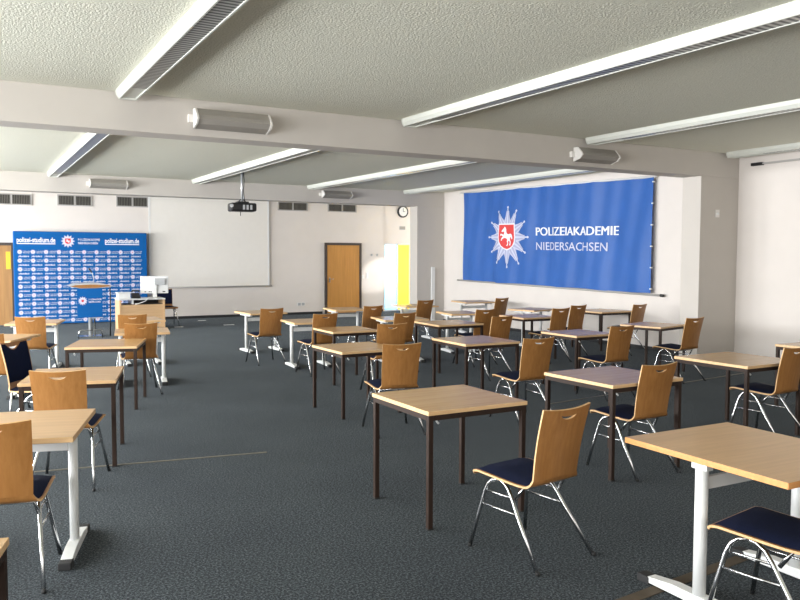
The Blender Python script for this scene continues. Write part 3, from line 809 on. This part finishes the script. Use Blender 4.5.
def from_back(mx, my, rot, k=.976):
    """seat centre from the middle of the backrest's top edge"""
    r = math.radians(rot); mx *= k; my *= k
    return (mx-.262*math.sin(r), my+.262*math.cos(r), 0), r
CH = [
 ('b', 2.93, 3.27, 8, 'beech chair out in the open beside the front aisle table, all chrome feet in view'),
 ('c', 4.64, 4.42, 1, 'beech shell chair at the front-row table with the dull mauve sheen'),
 ('c', 3.255, 2.15, 10, 'chair with only its navy seat and chrome arch visible under the orange-edged table'),
 ('c', 6.62, 4.62, 3, 'beech shell chair cut by the picture edge, at the table before the grey pillar'),
 ('b', 5.17, 6.23, -2, 'beech shell chair at the table with the bluish sheen, one row behind the front tables'),
 ('b', 3.66, 6.44, -10, 'beech shell chair at the second aisle table, directly behind the front aisle table'),
 ('b', 4.64, 8.42, -8, 'beech shell chair at the third aisle table, its back rising above that table'),
 ('b', 4.58, 10.32, 2, 'beech shell chair with navy seat showing, at the fourth table along the aisle'),
 ('c', 4.17, 11.74, 3, 'orange-lit beech chair at the far end of the aisle, seen square from behind'),
 ('b', 6.04, 11.62, 8, 'beech shell chair facing the orange wooden door, at the table in front of it'),
 ('b', 5.71, 9.95, 7, 'beech shell chair between two tables in line with the wall beside the orange door'),
 ('b', 7.72, 12.68, 8, 'beech shell chair in the last row below the coloured glass door'),
 ('b', 7.22, 10.02, 4, 'darker beech chair behind the plain greyish table, at the pinkish white-legged one'),
 ('b', 6.62, 8.78, 6, 'beech shell chair rising just behind the bluish-sheened table'),
 ('b', 9.52, 12.65, 12, 'small beech chair at the last-row table below the far end of the banner'),
 ('b', 8.50, 9.70, 5, 'beech shell chair at the third-row mauve table, backrest against the white wall'),
 ('b', 9.30, 10.16, 6, 'beech chair half hidden behind the corner of the table below the near banner end'),
 ('b', 6.98, 6.85, 0, 'beech shell chair with dark seat at the second-row mauve-sheened table'),
 ('b', 10.46, 9.86, 8, 'beech chair against the white wall just under the banner rod end'),
 ('b', 8.84, 7.32, 4, 'beech shell chair standing before the grey pillar, facing the turned table'),
 ('c', .15, 4.507, -14, 'beech chair cut by the picture edge at the chrome-footed white-legged table'),
 ('b', .575, 6.10, -20, 'orange-lit beech chair at the brown-legged table of the window-side block'),
 ('b', .77, 11.62, -18, 'orange-lit beech chair at the table in front of the blue backdrop'),
 ('b', 2.08, 11.45, -8, 'beech chair directly in front of the lecturer desk, half hidden by another chair'),
 ('b', 1.90, 9.90, -5, 'beech chair overlapping the chair in front of the lecturer desk'),
 ('c', .28, 9.32, -25, 'beech backrest corner showing at the picture edge, just above the black-padded chair'),
 ('c', .585, 8.02, 231, 'chair turned towards the room, black-padded backrest and hand hole showing'),
 ('c', 4.28, 19.14, 180, 'lecturer chair with navy padded back facing the room behind the desk'),
]
first = None
for kind, x, y, r, lab in CH:
    if kind == 'b': loc, rz = from_back(x, y, r)
    else: loc, rz = (x, y, 0), math.radians(r)
    if first is None:
        first = make_chair(lab); first.location = loc; first.rotation_euler = (0, 0, rz)
    else: dup(first, loc, rz, lab)

# ------------------------------------------------------------------ light
def area(name, loc, rot, sx, sy, power, color=(1, 1, 1), spread=PI):
    l = bpy.data.lights.new(name, 'AREA'); l.shape = 'RECTANGLE'; l.size = sx; l.size_y = sy
    l.energy = power; l.color = color; l.spread = spread
    o = bpy.data.objects.new(name, l); COL.objects.link(o); o.location = loc; o.rotation_euler = rot
    return o
for k, (a, b) in enumerate(WIN):
    area('window_daylight', (-5.75, (a+b)/2, 1.85), (0, -PI/2, 0), 1.95, b-a, [240, 330, 400, 500, 560, 680][k], (.96, .98, 1.0))
# fill light added behind the camera; the rear wall is solid
area('rear_fill', (3.0, -2.9, 1.9), (PI/2, 0, 0), 9.0, 1.8, 90, (1, .97, .93))
# daylight in the far niche: window on its outer side, sun on the wall by the glass door
area('niche_daylight', (13.9, 19.2, 1.9), (0, PI/2, 0), 1.8, 2.2, 70, (1, .98, .95))
area('door_daylight', (11.8, 22.6, 1.2), (-PI/2, 0, 0), 1.6, 2.2, 260, (1, .98, .95))
sp = bpy.data.lights.new('sun_patch', 'SPOT'); sp.energy = 420; sp.spot_size = math.radians(17); sp.spot_blend = .5; sp.shadow_soft_size = .04
so = bpy.data.objects.new('sun_patch', sp); COL.objects.link(so); so.location = (13.7, 18.6, 2.3)
so.rotation_euler = (Vector((11.15, 21, 1.15))-Vector(so.location)).to_track_quat('-Z', 'Y').to_euler()

w = bpy.data.worlds.new('sky'); scn.world = w; w.use_nodes = True
bg = w.node_tree.nodes['Background']; bg.inputs[0].default_value = (.85, .93, 1, 1); bg.inputs[1].default_value = 1.2

# ------------------------------------------------------------------ camera
yaw, pitch, roll, h = .513, .0565, .003, 1.70
fw = Vector((math.sin(yaw), math.cos(yaw), 0)); rt = Vector((math.cos(yaw), -math.sin(yaw), 0)); up = Vector((0, 0, 1))
f2 = fw*math.cos(pitch)-up*math.sin(pitch); u2 = up*math.cos(pitch)+fw*math.sin(pitch)
r3 = rt*math.cos(roll)+u2*math.sin(roll); u3 = u2*math.cos(roll)-rt*math.sin(roll)
cam = bpy.data.cameras.new('camera'); cam.sensor_width = 36; cam.lens = 775*36/800; cam.clip_start = .05
co = bpy.data.objects.new('camera', cam); COL.objects.link(co)
mt = Matrix((r3, u3, -f2)).transposed().to_4x4(); mt.translation = (0, 0, h); co.matrix_world = mt
scn.camera = co
scn.view_settings.view_transform = 'Standard'
scn.view_settings.exposure = 0.32
